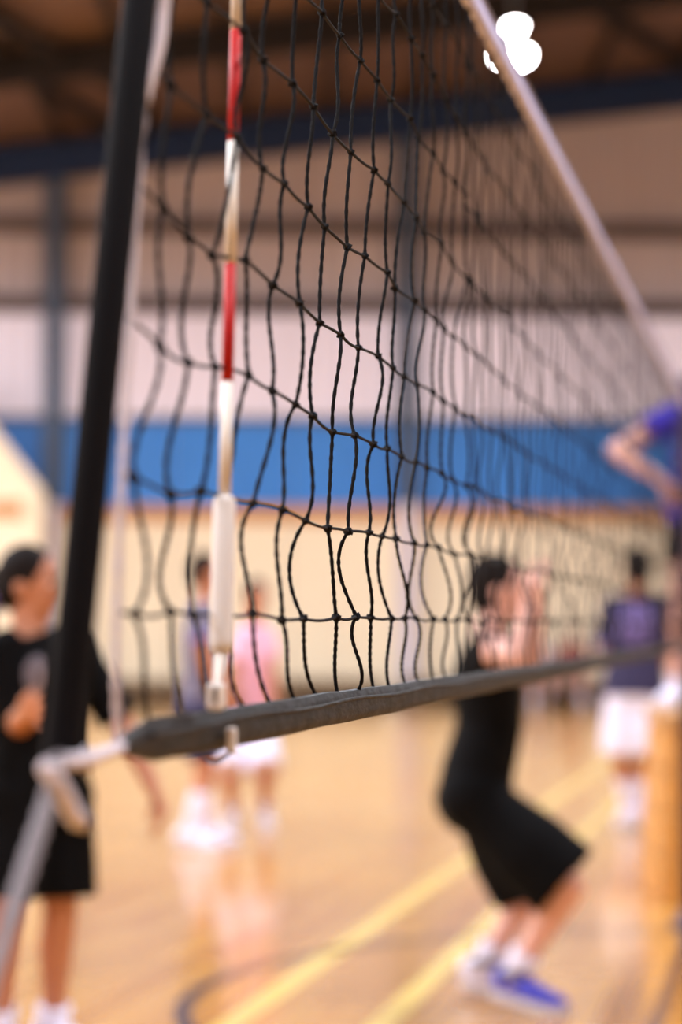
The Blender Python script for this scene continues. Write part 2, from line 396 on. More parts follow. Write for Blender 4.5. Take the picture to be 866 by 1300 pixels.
# ------------------------------------------------------------------ stair enclosure at the left of the far wall
sx0, sx1 = wx(64), wx(64) - 5.2
st = thing('stair_enclosure', 'cream boarded stair side rising leftwards against the far wall', 'stairs', wall_p((sx0 + sx1) / 2, 0, .9))
slope = (632 - 552) / 62.0; zs = wz(634)
xtop = sx0 - .02
def stair_panel(d, name):
    mb = MB(); a = wall_p(xtop, 0, d); b = wall_p(xtop, zs, d); z2 = min(roof_z(sx1) - .8, zs + (xtop - sx1) * slope * .45)
    xk = xtop - 1.7
    pts = [a, b, wall_p(xk, zs + 1.7 * slope, d), wall_p(sx1, zs + 1.7 * slope, d), wall_p(sx1, 0, d)]
    mb.prism(pts, WN * .06); return obj(name, mb, M_cream, st)
stair_panel(1.2, 'side_panel')
stair_panel(.36, 'rear_panel')
for k in range(9):
    x = xtop - .1 - k * .19
    obj('tread', wbox(MB(), x - .2, x, zs - .35 + k * .19 * slope - .04, zs - .35 + k * .19 * slope, .42, 1.2), M_rail, st)
obj('dado_rail', wbox(MB(), sx1, xtop - .3, Z_bb - .3, Z_bb - .02, 1.26, 1.29), M_rail, st)
obj('handrail', MB().tube([wall_p(xtop, zs + .02, 1.23), wall_p(xtop - 1.7, zs + 1.7 * slope + .03, 1.23), wall_p(sx1, zs + 1.7 * slope + .03, 1.23)], .04, 8), M_cream, st)

# benches along the far wall
def bench(x0, x1, d, label):
    t = thing('bench', label, 'bench', wall_p((x0 + x1) / 2, 0, d), 'benches along the far wall')
    for k in range(3): obj('slat', wbox(MB(), x0, x1, .40, .44, d - .21 + .145 * k, d - .08 + .145 * k), M_bench, t)
    obj('backboard', wbox(MB(), x0, x1, .2, .38, d + .18, d + .2), M_bench, t)
    n = max(2, int((x1 - x0) / 1.2))
    for k in range(n + 1):
        x = x0 + .08 + (x1 - x0 - .16) * k / n
        obj('leg', wbox(MB(), x - .04, x + .04, 0, .4, d - .18, d + .17), M_dark, t)
    return t
bench(wx(90), wx(250), .7, 'low brown bench against the far wall, left of the striped rod')
bench(wx(300), wx(480), .7, 'low brown bench against the far wall, right of the striped rod')
bench(wx(640), wx(770), .9, 'low brown bench at the far wall where two spectators sit')
bench(wx(505), wx(625), .7, 'low brown bench at the far wall behind the player in the black vest')

# ------------------------------------------------------------------ the net
net = thing('volleyball_net', 'black knotted volleyball net with white top tape and dark bottom tape', 'net', net_pt(1.45, 0))
ROWZ = {1: .009, 2: .103, 3: .207, 4: .313, 5: .414, 6: .519, 7: .628, 8: .738, 9: .845}
KN = {
 1: {0: (166, 780), 1: (217, 776), 2: (245, 781), 3: (283, 777), 4: (317, 779), 5: (356, 787), 6: (388, 785.5), 7: (424, 784), 8: (448, 783), 9: (472, 784), 10: (493, 785), 11: (514, 785), 12: (531, 785), 13: (549, 786), 14: (566, 786), 15: (579, 787), 16: (593, 787)},
 2: {0: (176, 607), 1: (216, 628), 2: (251, 624), 3: (287, 630), 4: (321.4, 638.8), 5: (355, 647), 6: (388.7, 661), 7: (416, 670.6), 8: (441.8, 674.4), 9: (465.5, 676.4), 10: (487.8, 680.7), 11: (506, 684), 12: (524, 689), 13: (542, 691.5), 14: (558, 694.5)},
 3: {0: (197, 438), 1: (234, 461), 2: (273, 466), 3: (310.5, 477), 4: (341.7, 496), 5: (372.5, 513.8), 6: (398.9, 527.8), 7: (426.9, 548.6), 8: (449.2, 553), 9: (472.3, 563.9), 10: (493, 569.7), 11: (510, 580), 12: (528, 587), 13: (545, 594), 14: (560, 601)},
 4: {0: (207, 266), 1: (241, 300), 2: (274, 324), 3: (311, 330), 4: (348.5, 362), 5: (378.5, 385), 6: (409, 409.8), 7: (433.5, 424.6), 8: (457.8, 441.4), 9: (480.7, 452), 10: (498, 467), 11: (516, 478), 12: (534, 488), 13: (550, 498), 14: (565, 509), 15: (578, 518), 16: (592, 526)},
 5: {0: (221, 108), 1: (262, 146), 2: (297, 174), 3: (330, 214), 4: (361, 233), 5: (392.5, 263), 6: (416.5, 288), 7: (443, 314), 8: (465, 325), 9: (488, 346), 10: (504, 365), 11: (523, 381), 12: (539, 393), 13: (555, 407)},
 6: {1: (267, 3), 2: (305, 40), 3: (337, 76), 4: (371, 106), 5: (398, 136), 6: (425, 170), 7: (448, 193), 8: (471, 216), 9: (490, 233), 10: (511, 257), 11: (526, 276), 12: (542, 296), 13: (559, 309)},
 7: {5: (407, 16), 6: (434, 45), 7: (458, 77), 8: (475, 102), 9: (498, 127), 10: (519, 150), 11: (534, 176), 12: (549, 195), 13: (564, 216), 14: (578, 231), 15: (592, 247)},
 8: {9: (500, 18), 10: (520, 50), 11: (536, 70), 12: (549, 95)},
}
S_END = 9.1 / math.cos(TH)
sz = {}
for r, d in KN.items():
    for c, p in d.items():
        h = net_hit(*p); sz[(r, c)] = (net_s(h), h.z)
s14 = sz[(3, 14)][0]; NC = 14
while s14 + .0955 * (NC + 1 - 14) < S_END - .05: NC += 1
rk = random.Random(3)
for c in range(NC + 1):
    known = [r for r in range(1, 9) if (r, c) in sz]
    for r in range(1, 10):
        if (r, c) in sz: continue
        z = EYE + ROWZ[r] + rk.uniform(-.004, .004)
        if known:
            k = min(known, key=lambda q: abs(q - r)); s = sz[(k, c)][0] + (z - sz[(k, c)][1]) * .07
        else:
            s = s14 + .0955 * (c - 14) + (ROWZ[r] - ROWZ[3]) * .07 * math.exp(-(c - 14) / 12) + rk.uniform(-.009, .009)
        sz[(r, c)] = (s, z)
koff = {k: rk.uniform(-.004, .004) for k in sz}
BZ0, BZ1 = EYE - .104, EYE - .069            # bottom tape
TZ0, TZ1 = EYE + .932, EYE + .976            # top tape
btx = {0: 190, 1: 232, 2: 268, 3: 311, 4: 344, 5: 375, 6: 403, 7: 429, 8: 453, 9: 475}
BUL = {(4, 5): (8, 8), (4, 6): (-4, -4.5), (4, 7): (3, 0), (4, 8): (-5, -9), (4, 9): (9, 2), (4, 3): (1, -1), (4, 4): (-3, 2),
       (3, 4): (9, 5), (3, 5): (-10, -5), (3, 6): (1, 7), (3, 7): (-2, -2), (3, 8): (4, 0), (3, 9): (-8, -2), (3, 10): (3, 7), (3, 3): (-6, -4), (3, 2): (2, 4),
       (2, 4): (-16, -9), (2, 5): (-5, -1), (2, 6): (-17, -16), (2, 7): (1, 0), (2, 8): (-16, -12), (2, 9): (-3, 2), (2, 10): (-9, -8), (2, 2): (-9, -9), (2, 3): (-6, -3)}
def bulge(o1, o2, t):                         # cubic through 0,o1,o2,0
    return 13.5 * t * (t - 2 / 3) * (t - 1) * o1 - 13.5 * t * (t - 1 / 3) * (t - 1) * o2
for c in range(NC + 1):
    near = c <= 24
    steps = 22 if c <= 20 else (12 if c <= 40 else 8)
    stations = []
    sb = net_s(net_hit(btx[c], HZ + 90)) if c in btx else sz[(1, c)][0] + .006
    stations = [(sb, BZ1 - .004, 0.0)] + [(sz[(r, c)][0], sz[(r, c)][1], koff[(r, c)]) for r in range(1, 10)]
    stations.append((sz[(9, c)][0] + .006, TZ0 + .006, 0.0))
    pts = []
    for i in range(len(stations) - 1):
        lo, hi = stations[i], stations[i + 1]           # i = 0: tape to row 1
        key = (i + 1, c)                                 # span whose upper knot is row i+1
        if key in BUL: o2, o1 = [q / 1200.0 for q in BUL[key]]
        else:
            a = rk.choice((-1, -1, 1)) * rk.uniform(.25, 1) * (.012, .0125, .010, .006, .0045, .0035)[min(i, 5)]; o1 = a; o2 = rk.choice((1, 1, -.7)) * a * rk.uniform(.3, 1)
            if i in (0, len(stations) - 2): o1 *= .5; o2 *= .5
        w1 = rk.uniform(-.01, .01)
        for k in range(steps + (1 if i == len(stations) - 2 else 0)):
            t = k / steps
            s = lo[0] + (hi[0] - lo[0]) * t + w1 * math.sin(math.pi * t); z = lo[1] + (hi[1] - lo[1]) * t
            pts.append(net_pt(s, z, lo[2] + (hi[2] - lo[2]) * t + bulge(o1, o2, t)))
    tw = 420.0 if c <= 20 else 0
    obj('vertical_cord', MB().tube(pts, .002, 8 if tw else 5, tw), M_cord, net, True)
edge = {1: (149, 777), 2: (155, 598), 3: (165, 404), 4: (178, 234), 5: (192, 76)}
for r in range(1, 10):
    pts = []
    if r in edge: h = net_hit(*edge[r]); e = (net_s(h), h.z)
    else: e = (sz[(r, 0)][0] - .028, sz[(r, 0)][1] + .02)
    st_ = [(e[0], e[1], 0.0)] + [(sz[(r, c)][0], sz[(r, c)][1], koff[(r, c)]) for c in range(NC + 1)] + [(S_END, EYE + ROWZ[r], 0)]
    for i in range(len(st_) - 1):
        a, b = st_[i], st_[i + 1]; n = 10 if i < 20 else 4; sg = rk.uniform(-.0015, .003)
        for k in range(n + (1 if i == len(st_) - 2 else 0)):
            t = k / n
            pts.append(net_pt(a[0] + (b[0] - a[0]) * t, a[1] + (b[1] - a[1]) * t - sg * math.sin(math.pi * t), a[2] + (b[2] - a[2]) * t))
    obj('horizontal_cord', MB().tube(pts, .0017, 6, 0), M_cordh, net, True)
# knots: lumps with a turn of cord round them
def knot_mesh(seed):
    q = random.Random(seed); mb = MB()
    mb.ell((0, 0, 0), (.0042, .0038, .0046), n=7, m=5)
    t0 = q.uniform(0, 6)
    ringp = [(.0034 * math.cos(a + t0), .0034 * math.sin(a + t0), .0022 * math.sin(2 * a)) for a in [2 * math.pi * k / 7 for k in range(7)]]
    mb.tube(ringp + [ringp[0]], .0019, 4)
    return mb
order = sorted(sz, key=lambda k: sz[k][0])
variants = []
for i, k in enumerate(order[:300]):
    p = net_pt(sz[k][0], sz[k][1], koff[k])
    M = Matrix.Translation(p) @ Matrix.Rotation(rk.uniform(0, 6), 4, 'Z') @ Matrix.Rotation(rk.uniform(-.6, .6), 4, 'X') @ Matrix.Scale(rk.uniform(.88, 1.12), 4)
    if i < 4:
        o = obj('knot', knot_mesh(i), M_cord, net, True); variants.append(o); o.matrix_basis = M
    else: copy_of(variants[i % 4], 'knot', net, M)
mb = MB()
for k in order[300:]: mb.ell(net_pt(sz[k][0], sz[k][1], koff[k]), (.0046, .0046, .005), n=6, m=4)
o = obj('far_knots', mb, M_cord, net, True); o['kind'] = 'stuff'

# bottom tape: a folded dark band, gathered at its near end
def band(name, s0, s1, zc, half, thick, m, wave, parent, taper=True, n=160):
    mb = MB(); vs = []; prof = [(-1, -.2), (-.92, -.75), (-.4, -1), (.35, -.85), (.9, -.8), (1, -.1), (.92, .7), (.3, .95), (-.45, 1.25), (-.9, .85)]
    NPF = len(prof)
    for i in range(n + 1):
        q = i / n; s = s0 + (s1 - s0) * q ** 1.7
        k = 1.0
        if taper: k = min(1, .22 + (max(0, s - s0) / .085) ** .8 * .78)
        dz = wave * (math.sin(s * 9.0) * .5 + math.sin(s * 23 + 1) * .3); tl = wave * 6 * math.sin(s * 5.3 + .6)
        for u, v in prof:
            zz = zc(s) + dz + u * half * k; off = v * thick / 2 + u * half * tl
            vs.append(net_pt(s, zz, off))
    fs = [(i * NPF + k, i * NPF + (k + 1) % NPF, (i + 1) * NPF + (k + 1) % NPF, (i + 1) * NPF + k) for i in range(n) for k in range(NPF)]
    fs += [tuple(reversed(range(NPF))), tuple(n * NPF + k for k in range(NPF))]
    mb.add(vs, fs); return obj(name, mb, m, parent, True)
sA = net_s(net_hit(150, 950))
zl = net_hit(150, 948).z
def zbot(s): 
    m = (BZ0 + BZ1) / 2; return m + (zl - m) * max(0, 1 - (s - sA) / .12)
bt = band('bottom_tape', sA, S_END, zbot, (BZ1 - BZ0) / 2, .012, M_tape_d, .0012, net)
pts = []
for i in range(60):
    s = sA + .05 + 7.2 * (i / 59) ** 1.7; pts.append(net_pt(s, zbot(s) + .007 + .0015 * math.sin(s * 14), .0098))
obj('fold_seam', MB().tube(pts, .0022, 5), M_tape_d, bt, True)
# top tape with its cable
sT = net_s(net_hit(255, -900))
tt = band('top_tape', sT, S_END, lambda s: (TZ0 + TZ1) / 2, .022, .011, M_tape_w, .0016, net, False, 120)
obj('cable', MB().tube([net_pt(sT - .1, TZ1 + .012), net_pt(S_END + .25, TZ1 + .012)], .004, 8), M_rope_g, net)
pts = [net_pt(sT + (S_END - sT) * (i / 40) ** 1.5, TZ0 + .012, .0075) for i in range(41)]
obj('stitching', MB().tube(pts, .0012, 4), M_rope_w, tt)

# side pole (a dowel in the net's end), its cords
pb, pt = net_hit(76, 985), net_hit(76 + .1035 * 1905, -920)
axis = (pt - pb).normalized()
sp = obj('side_pole', MB().loft([(pb, .0115, .0115), (pb + axis * .004, .0135, .0135), (pt - axis * .004, .0135, .0135), (pt, .0115, .0115)], n=20), M_pole, net, True)
def spl(pts, n=10):
    P = [Vector(p) for p in pts]; out = []
    for i in range(len(P) - 1):
        p0, p1, p2, p3 = P[max(i - 1, 0)], P[i], P[i + 1], P[min(i + 2, len(P) - 1)]
        for k in range(n):
            t = k / n
            out.append(.5 * ((2 * p1) + (p2 - p0) * t + (2 * p0 - 5 * p1 + 4 * p2 - p3) * t * t + (3 * p1 - p0 - 3 * p2 + p3) * t ** 3))
    return out + [P[-1]]
H = net_hit
obj('tape_tail', MB().loft([(p, .008, .0035) for p in spl([H(222, -160, .012), H(214, -60, .014), H(208, 15, .014), H(203, 55, .014), H(193, 92, .012), H(184, 126, .01)])], side=ND, n=10), M_rope_w, net, True)
obj('side_cord', MB().tube(spl([H(230, -900), H(214, -300), H(193, 60), H(182, 150), H(174, 270), H(166, 410), H(158, 540), H(153, 640), H(149, 760), H(147, 860), H(151, 945)]), .0028, 8, 350), M_rope_w, net, True)
obj('lashing', MB().tube(spl([H(163, 946), H(140, 954, .004), H(118, 962, .006), H(98, 966, .014), H(76, 968, .017), H(58, 974, .008), H(62, 982, -.014), H(88, 972, -.012), H(112, 966, 0), H(120, 960, .003)]), .0045, 8, 260), M_rope_w, net, True)
obj('lashing_knot', MB().ell(H(107, 964, .006), (.009, .008, .008), n=10, m=7), M_rope_w, net, True)
obj('rope_tail', MB().tube(spl([H(64, 972, .018), H(70, 992, .02), H(82, 1012, .02), H(92, 1032, .021), H(103, 1044, .021)]), .006, 8, 260), M_rope_w, net, True)
post_s = 1.10
post_c = net_pt(post_s, 0)
g0 = H(70, 985, .016); g1 = H(0, 1212, .016); gd = (g1 - g0)
gend = g0 + gd * ((net_s(g0) - post_s - .05) / (net_s(g0) - net_s(g1)))
obj('guy_rope', MB().tube(spl([g0 + Vector((0, 0, .012)), g0, g0 + gd * .5, g1, gend]), .0058, 8, 220), M_rope_g, net, True)
obj('top_rope', MB().tube([pt - axis * .02, net_pt(post_s + .04, 2.30)], .005, 8, 260), M_rope_w, net, True)

def post(label, s, r, m):
    c = net_pt(s, 0)
    t = thing('net_post', label, 'post', c)
    obj('shaft', MB().lathe(c, [(r, .02), (r, 2.36), (r * .8, 2.4)], 20), m, t, True)
    obj('base_plate', MB().lathe(c, [(r * 2.2, 0), (r * 2.2, .015), (r * 1.6, .03), (r * 1.2, .08)], 24), m, t)
    obj('collar', MB().lathe(c + Vector((0, 0, 1.12)), [(r * 1.2, 0), (r * 1.2, .06)], 20), m, t)
    obj('pulley', MB().box(c + Vector((0, 0, 2.34)), (.03, .06, .05)), M_hous, t, bevel=.005)
    return t
post('dark steel net post at the near end of the net, guy rope tied to it', post_s, .038, M_pole)
post('purple grey net post at the far end of the net, before the wooden box', S_END + .13, .042, M_post)

# striped antenna
ax0, ax1 = H(285, 635, .008), H(300, 22, -.012)
ad = (ax1 - ax0).normalized()
ant = thing('antenna', 'red and white striped antenna rod upright on the net edge', 'antenna', ax0)
marks = [H(y_x, y, 0) for y_x, y in ((288, 488), (291, 333), (295.5, 172), (300, 22))]
zz = [m_.z for m_ in marks]; lens = [ax0.z] + zz
while lens[-1] < 3.0: lens.append(lens[-1] + .1)
def on_ant(z): return ax0 + ad * ((z - ax0.z) / ad.z)
for i in range(len(lens) - 1):
    obj('white_band' if i % 2 == 0 else 'red_band', MB().loft([(on_ant(lens[i]), .0051, .0051), (on_ant(lens[i + 1]), .0051, .0051)], n=16), M_white if i % 2 == 0 else M_red, ant, True)
sl0, sl1 = H(280.5, 826, .013), H(285, 633, .008)
sd = (sl1 - sl0)
obj('sleeve', MB().loft([(sl0 - sd * .01, .0075, .0075), (sl0, .0092, .0092), (sl0 + sd * .06, .0098, .0098), (sl0 + sd * .97, .0094, .0094), (sl1, .0085, .0085), (sl1 + sd * .012, .006, .006)], n=18), M_sleeve, ant, True)
obj('lower_rod', MB().loft([(H(272, 893, .016), .0036, .0036), (H(276, 865, .015), .0038, .0038), (sl0, .0048, .0048)], n=12), M_white, ant, True)
RN = Matrix((ND, NN, Vector((0, 0, 1)))).transposed()
obj('clip', MB().box(H(275, 884, .016), (.022, .012, .022), RN), M_sleeve, ant, bevel=.003)
obj('clip_slot', MB().box(H(273, 883, .0225), (.0045, .002, .013), RN), M_tape_d, ant)
obj('clip', MB().box(H(294, 941, .014), (.0085, .008, .023), RN), M_sleeve, ant, bevel=.002)
obj('clip_strap', MB().tube(spl([H(258, 958, .012), H(268, 966, .015), H(280, 963, .015), H(292, 955, .015)]), .0016, 6), M_cord, ant, True)

# ------------------------------------------------------------------ people
def hand(mb, wr, d, palm, k, curl, thumb_side):
    """palm: direction the palm faces; fingers bend towards it"""
    d = d.normalized(); palm = (palm - d * palm.dot(d)).normalized(); s = d.cross(palm).normalized() * thumb_side
    pe = wr + d * .085 * k
    mb.loft([(wr, .026 * k, .018 * k), (wr + d * .03 * k, .034 * k, .016 * k), (pe, .043 * k, .014 * k)], side=s, n=12, round=True)
    for i, (o, l) in enumerate(((.033, .072), (.011, .082), (-.011, .076), (-.033, .06))):
        b = pe + s * (o * k); dd = (d + s * o * 4.0).normalized(); pts = [(b - dd * .01 * k, .0098 * k, .0098 * k)]
        p = b
        for j, fr in enumerate((.45, .32, .23)):
            dd = (dd + palm * curl * (1 + .12 * i)).normalized(); p = p + dd * l * fr * k; r = (.0095, .0088, .0076)[j] * k
            pts.append((p, r, r))
        mb.loft(pts, n=8, round=True)
    b = wr + d * .025 * k + s * .025 * k; t1 = b + (d * .6 + s * .8 + palm * .3).normalized() * .04 * k; t2 = t1 + (d * .9 + s * .35 + palm * .4).normalized() * .032 * k
    mb.loft([(b, .013 * k, .013 * k), (t1, .0105 * k, .0105 * k), (t2, .0085 * k, .0085 * k)], n=8, round=True)

def shoe(parent, an, toe, floor_z, k, m, msole, mtrim=None, white=False):
    f = Vector((toe.x - an.x, toe.y - an.y, 0)).normalized(); s = Vector((-f.y, f.x, 0)); o = Vector((an.x, an.y, floor_z)); Z = Vector((0, 0, 1))
    pit = max(0.0, (an.z - floor_z - .09))           # heel lifted
    def P(x, z):
        lift = pit * max(0, min(1, (.13 - x) / .18)); return o + f * (x * k) + Z * (z * k + lift)
    mb = MB()
    prof = [(-.078, .05, .02, .03), (-.065, .058, .032, .045), (-.02, .062, .037, .05), (.04, .056, .041, .043), (.10, .045, .046, .033), (.15, .038, .045, .027), (.185, .033, .034, .02), (.2, .03, .016, .012)]
    mb.loft([(P(x, z), a * k, b * k) for x, z, a, b in prof], side=s, n=14, round=False)
    mb.loft([(P(-.03, .05), .036 * k, .04 * k), (P(-.012, .075), .041 * k, .05 * k), (an + Z * .004, .047 * k, .053 * k)], side=s, n=14)
    sh = obj('shoe', mb, m, parent, True)
    out = []
    for x, w in ((-.085, .018), (-.07, .032), (-.02, .036), (.04, .039), (.1, .048), (.15, .047), (.19, .034), (.207, .012)): out.append((x, w))
    ms = MB(); top, bot = [], []
    for x, w in out: top.append(P(x, .028) + s * w * k); bot.append(P(x, 0) + s * w * k)
    for x, w in reversed(out): top.append(P(x, .028) - s * w * k); bot.append(P(x, 0) - s * w * k)
    n = len(top); ms.add(top + bot, [tuple(range(n)), tuple(reversed(range(n, 2 * n)))] + [(i, (i + 1) % n, n + (i + 1) % n, n + i) for i in range(n)])
    obj('sole', ms, msole, sh)
    ml = MB()
    for j in range(4): c = P(.055 + .022 * j, .094 - .010 * j); ml.tube([c - s * .022 * k - Z * .008, c + Z * .003, c + s * .022 * k - Z * .008], .0035 * k, 5)
    obj('laces', ml, mtrim or msole, sh, True)
    if mtrim:
        obj('collar_trim', MB().loft([(an - Z * .006, .048 * k, .054 * k), (an + Z * .004, .051 * k, .057 * k), (an + Z * .014, .049 * k, .055 * k)], side=s, n=14), mtrim, sh, True)
    return sh

def person(label, J, spec, group=None):
    k = spec.get('k', 1.0); vox = spec.get('vox', .008)
    g = {n: Vector(v) for n, v in J.items()}
    base = Vector(((g['anL'].x + g['anR'].x) / 2, (g['anL'].y + g['anR'].y) / 2, spec.get('floor', 0.0)))
    root = thing('person', label, 'person', base, group)
    sk = spec.get('skin', M_skin); fz = spec.get('floor', 0.0)
    side = (g['shL'] - g['shR']); side.normalize()
    hside = (g['hipL'] - g['hipR']).normalized()
    shm = (g['shL'] + g['shR']) / 2; sw = (g['shL'] - g['shR']).length / 2
    hm = (g['hipL'] + g['hipR']) / 2
    pel, chest, neck = hm + (shm - hm) * .1, hm + (shm - hm) * .72, g['neck']
    if 'waist' in g: waist = g['waist']
    else: waist = hm + (shm - hm) * .38
    hf = Vector(spec['look']).normalized(); hu = (Vector((0, 0, 1)) - hf * hf.z).normalized(); hl = hu.cross(hf)
    fr = (hf, hl, hu); hd = g['head']
    # body ---------------------------------------------------------------
    b = MB()
    b.loft([(hm - (shm - hm).normalized() * .07 * k, .12 * k, .09 * k), (pel, .158 * k, .112 * k), (waist, .128 * k, .092 * k), (chest, .15 * k, .11 * k), (shm + (chest - shm) * .35, sw * .95, .095 * k), (shm, sw * .78, .075 * k), (neck, .062 * k, .058 * k)], side=side, n=18, round=False)
    chin = hd - hu * .055 * k - hf * .005 * k
    b.loft([(neck - (hd - neck) * .15, .06 * k, .06 * k), (neck + (chin - neck) * .55, .053 * k, .055 * k), (hd - hu * .03 * k - hf * .012 * k, .055 * k, .06 * k)], side=hl, n=14)
    b.ell(hd + hu * .018 * k, (.095 * k, .074 * k, .098 * k), fr, 18, 12)                       # skull
    b.ell(hd - hu * .048 * k + hf * .026 * k, (.062 * k, .056 * k, .062 * k), fr, 16, 10)        # jaw
    b.ell(hd - hu * .096 * k + hf * .058 * k, (.022 * k, .022 * k, .016 * k), fr, 10, 7)         # chin
    b.loft([(hd + hu * .012 * k + hf * .084 * k, .009 * k, .009 * k), (hd - hu * .018 * k + hf * .102 * k, .012 * k, .013 * k), (hd - hu * .036 * k + hf * .098 * k, .017 * k, .012 * k)], side=hl, n=8, round=True)  # nose
    b.ell(hd - hu * .064 * k + hf * .081 * k, (.014 * k, .026 * k, .011 * k), fr, 10, 7)         # lips
    for sg in (-1, 1):
        b.ell(hd + hu * .024 * k + hf * .08 * k + hl * sg * .03 * k, (.014 * k, .024 * k, .008 * k), fr, 8, 6)   # brow
        b.ell(hd - hu * .014 * k - hf * .006 * k + hl * sg * .075 * k, (.02 * k, .01 * k, .031 * k), fr, 10, 7)    # ear
        b.ell(hd - hu * .02 * k + hf * .06 * k + hl * sg * .036 * k, (.026 * k, .022 * k, .022 * k), fr, 10, 7)  # cheek
    for S in 'LR':
        sh, el, wr, hp = g['sh' + S], g['el' + S], g['wr' + S], g['hd' + S]
        b.loft([(sh + (shm - sh) * .3, .055 * k, .055 * k), (sh, .054 * k, .054 * k), (sh + (el - sh) * .35, .048 * k, .048 * k), (el, .038 * k, .038 * k)], n=12, round=True)
        b.loft([(el, .038 * k, .038 * k), (el + (wr - el) * .28, .042 * k, .042 * k), (el + (wr - el) * .75, .031 * k, .03 * k), (wr, .026 * k, .023 * k)], n=12, round=True)
        dd = hp - wr; pl = Vector(spec.get('palm' + S, (0, 0, -1)))
        hand(b, wr, dd, pl, k, spec.get('curl', .3), 1 if S == 'L' else -1)
        hip, kn, an, toe = g['hip' + S], g['kn' + S], g['an' + S], g['toe' + S]
        b.loft([(hip + (hip - kn).normalized() * .02, .09 * k, .095 * k), (hip + (kn - hip) * .3, .085 * k, .09 * k), (hip + (kn - hip) * .75, .062 * k, .064 * k), (kn, .053 * k, .055 * k)], side=hside, n=14, round=True)
        f2 = Vector((toe.x - an.x, toe.y - an.y, 0)).normalized()
        b.loft([(kn, .053 * k, .054 * k), (kn + (an - kn) * .28 - f2 * .012, .056 * k, .058 * k), (kn + (an - kn) * .6 - f2 * .006, .043 * k, .044 * k), (an, .034 * k, .036 * k)], side=hside, n=14, round=True)
        b.loft([(an, .034 * k, .036 * k), (an + (toe - an) * .25 - Vector((0, 0, .022 * k)), .032 * k, .026 * k), (an + (toe - an) * .6 - Vector((0, 0, .018 * k)), .028 * k, .014 * k)], side=f2.cross(Vector((0, 0, 1))), n=10, round=True)
    remesh('body', b, vox, sk, root, 3)
    # face details --------------------------------------------------------
    for sg in (-1, 1):
        c = hd + hu * .004 * k + hf * .083 * k + hl * sg * .031 * k
        e = obj('eye', MB().ell(c, (.010 * k, .0125 * k, .0075 * k), fr, 10, 7), M_eye, root, True)
        obj('iris', MB().ell(c + hf * .0075 * k, (.004 * k, .006 * k, .0065 * k), fr, 8, 6), M_iris, e, True)
        obj('eyebrow', MB().tube([hd + hu * .027 * k + hf * .094 * k + hl * sg * .014 * k, hd + hu * .034 * k + hf * .092 * k + hl * sg * .032 * k, hd + hu * .026 * k + hf * .082 * k + hl * sg * .05 * k], .0035 * k, 6), spec.get('hair', M_hair), root, True)
    obj('mouth', MB().ell(hd - hu * .064 * k + hf * .092 * k, (.006 * k, .022 * k, .007 * k), fr, 10, 7), M_lip, root, True)
    # hair -----------------------------------------------------------------
    h = MB(); h.ell(hd + hu * .034 * k - hf * .016 * k, (.096 * k, .085 * k, .098 * k), fr, 18, 12)
    h.ell(hd - hu * .018 * k - hf * .045 * k, (.066 * k, .08 * k, .075 * k), fr, 16, 10)
    style = spec.get('style', 'short')
    if style == 'bun':
        h.ell(hd + hu * .0 * k - hf * .115 * k, (.05 * k, .05 * k, .052 * k), fr, 14, 9)
        h.loft([(hd - hu * .03 * k - hf * .12 * k, .035 * k, .03 * k), (hd - hu * .09 * k - hf * .135 * k, .028 * k, .025 * k), (hd - hu * .15 * k - hf * .12 * k, .01 * k, .01 * k)], n=10, round=True)
    if style == 'tail':
        h.loft([(hd + hu * .03 * k - hf * .1 * k, .028 * k, .028 * k), (hd - hu * .02 * k - hf * .15 * k, .034 * k, .034 * k), (hd - hu * .12 * k - hf * .15 * k, .02 * k, .02 * k), (hd - hu * .18 * k - hf * .14 * k, .006 * k, .006 * k)], n=10, round=True)
    remesh('hair', h, .007, spec.get('hair', M_hair), root, 2)
    if spec.get('tie'):
        c = hd - hu * .055 * k - hf * .085 * k
        obj('hair_tie', MB().loft([(c - hf * .012, .045 * k, .04 * k), (c - hf * .03, .052 * k, .045 * k), (c - hf * .045, .042 * k, .036 * k)], side=hl, n=16), spec['tie'], root, True)
    # shirt ---------------------------------------------------------------
    c = MB(); lo = spec.get('shirt_low', -.02); ax_ = (shm - hm).normalized(); bag = spec.get('bag', 1.0)
    c.loft([(hm + ax_ * lo * k, .178 * k * bag, .132 * k * bag), (pel + ax_ * .03, .172 * k * bag, .128 * k * bag), (waist, .155 * k * bag, .118 * k * bag), (chest, .17 * k, .13 * k), (shm + (chest - shm) * .3, sw * 1.0, .112 * k), (shm + ax_ * .022 * k, sw * .8, .088 * k), (neck + (shm - neck) * .25, .082 * k, .076 * k), (neck - (neck - shm) * .12, .074 * k, .07 * k)], side=side, n=20)
    sl = spec.get('sleeve', .62)
    for S in 'LR':
        sh, el = g['sh' + S], g['el' + S]
        if sl > 0:
            e = sh + (el - sh) * sl
            c.loft([(sh + (shm - sh) * .45, .068 * k, .07 * k), (sh, .07 * k, .07 * k), (sh + (e - sh) * .5, .068 * k, .068 * k), (e, .072 * k, .072 * k)], n=16)
        else: c.ell(sh + (shm - sh) * .42, (.062 * k, .062 * k, .062 * k))
    remesh(spec.get('top', 'shirt'), c, .011, spec['shirt'], root, 4)
    if spec.get('cuffs'):
        for S in 'LR':
            sh, el = g['sh' + S], g['el' + S]; e = sh + (el - sh) * sl
            obj('cuff', MB().loft([(e - (el - sh).normalized() * .03, .0745 * k, .0745 * k), (e + (el - sh).normalized() * .002, .0755 * k, .0755 * k)], n=16), spec['cuffs'], root, True)
    # shorts ---------------------------------------------------------------
    c = MB(); hem = spec.get('hem', .8); wide = spec.get('wide', 1.0)
    c.ell(hm - ax_ * .01 * k, (.178 * k, .142 * k, .13 * k), (hside, hside.cross(ax_).normalized(), ax_), 18, 11)
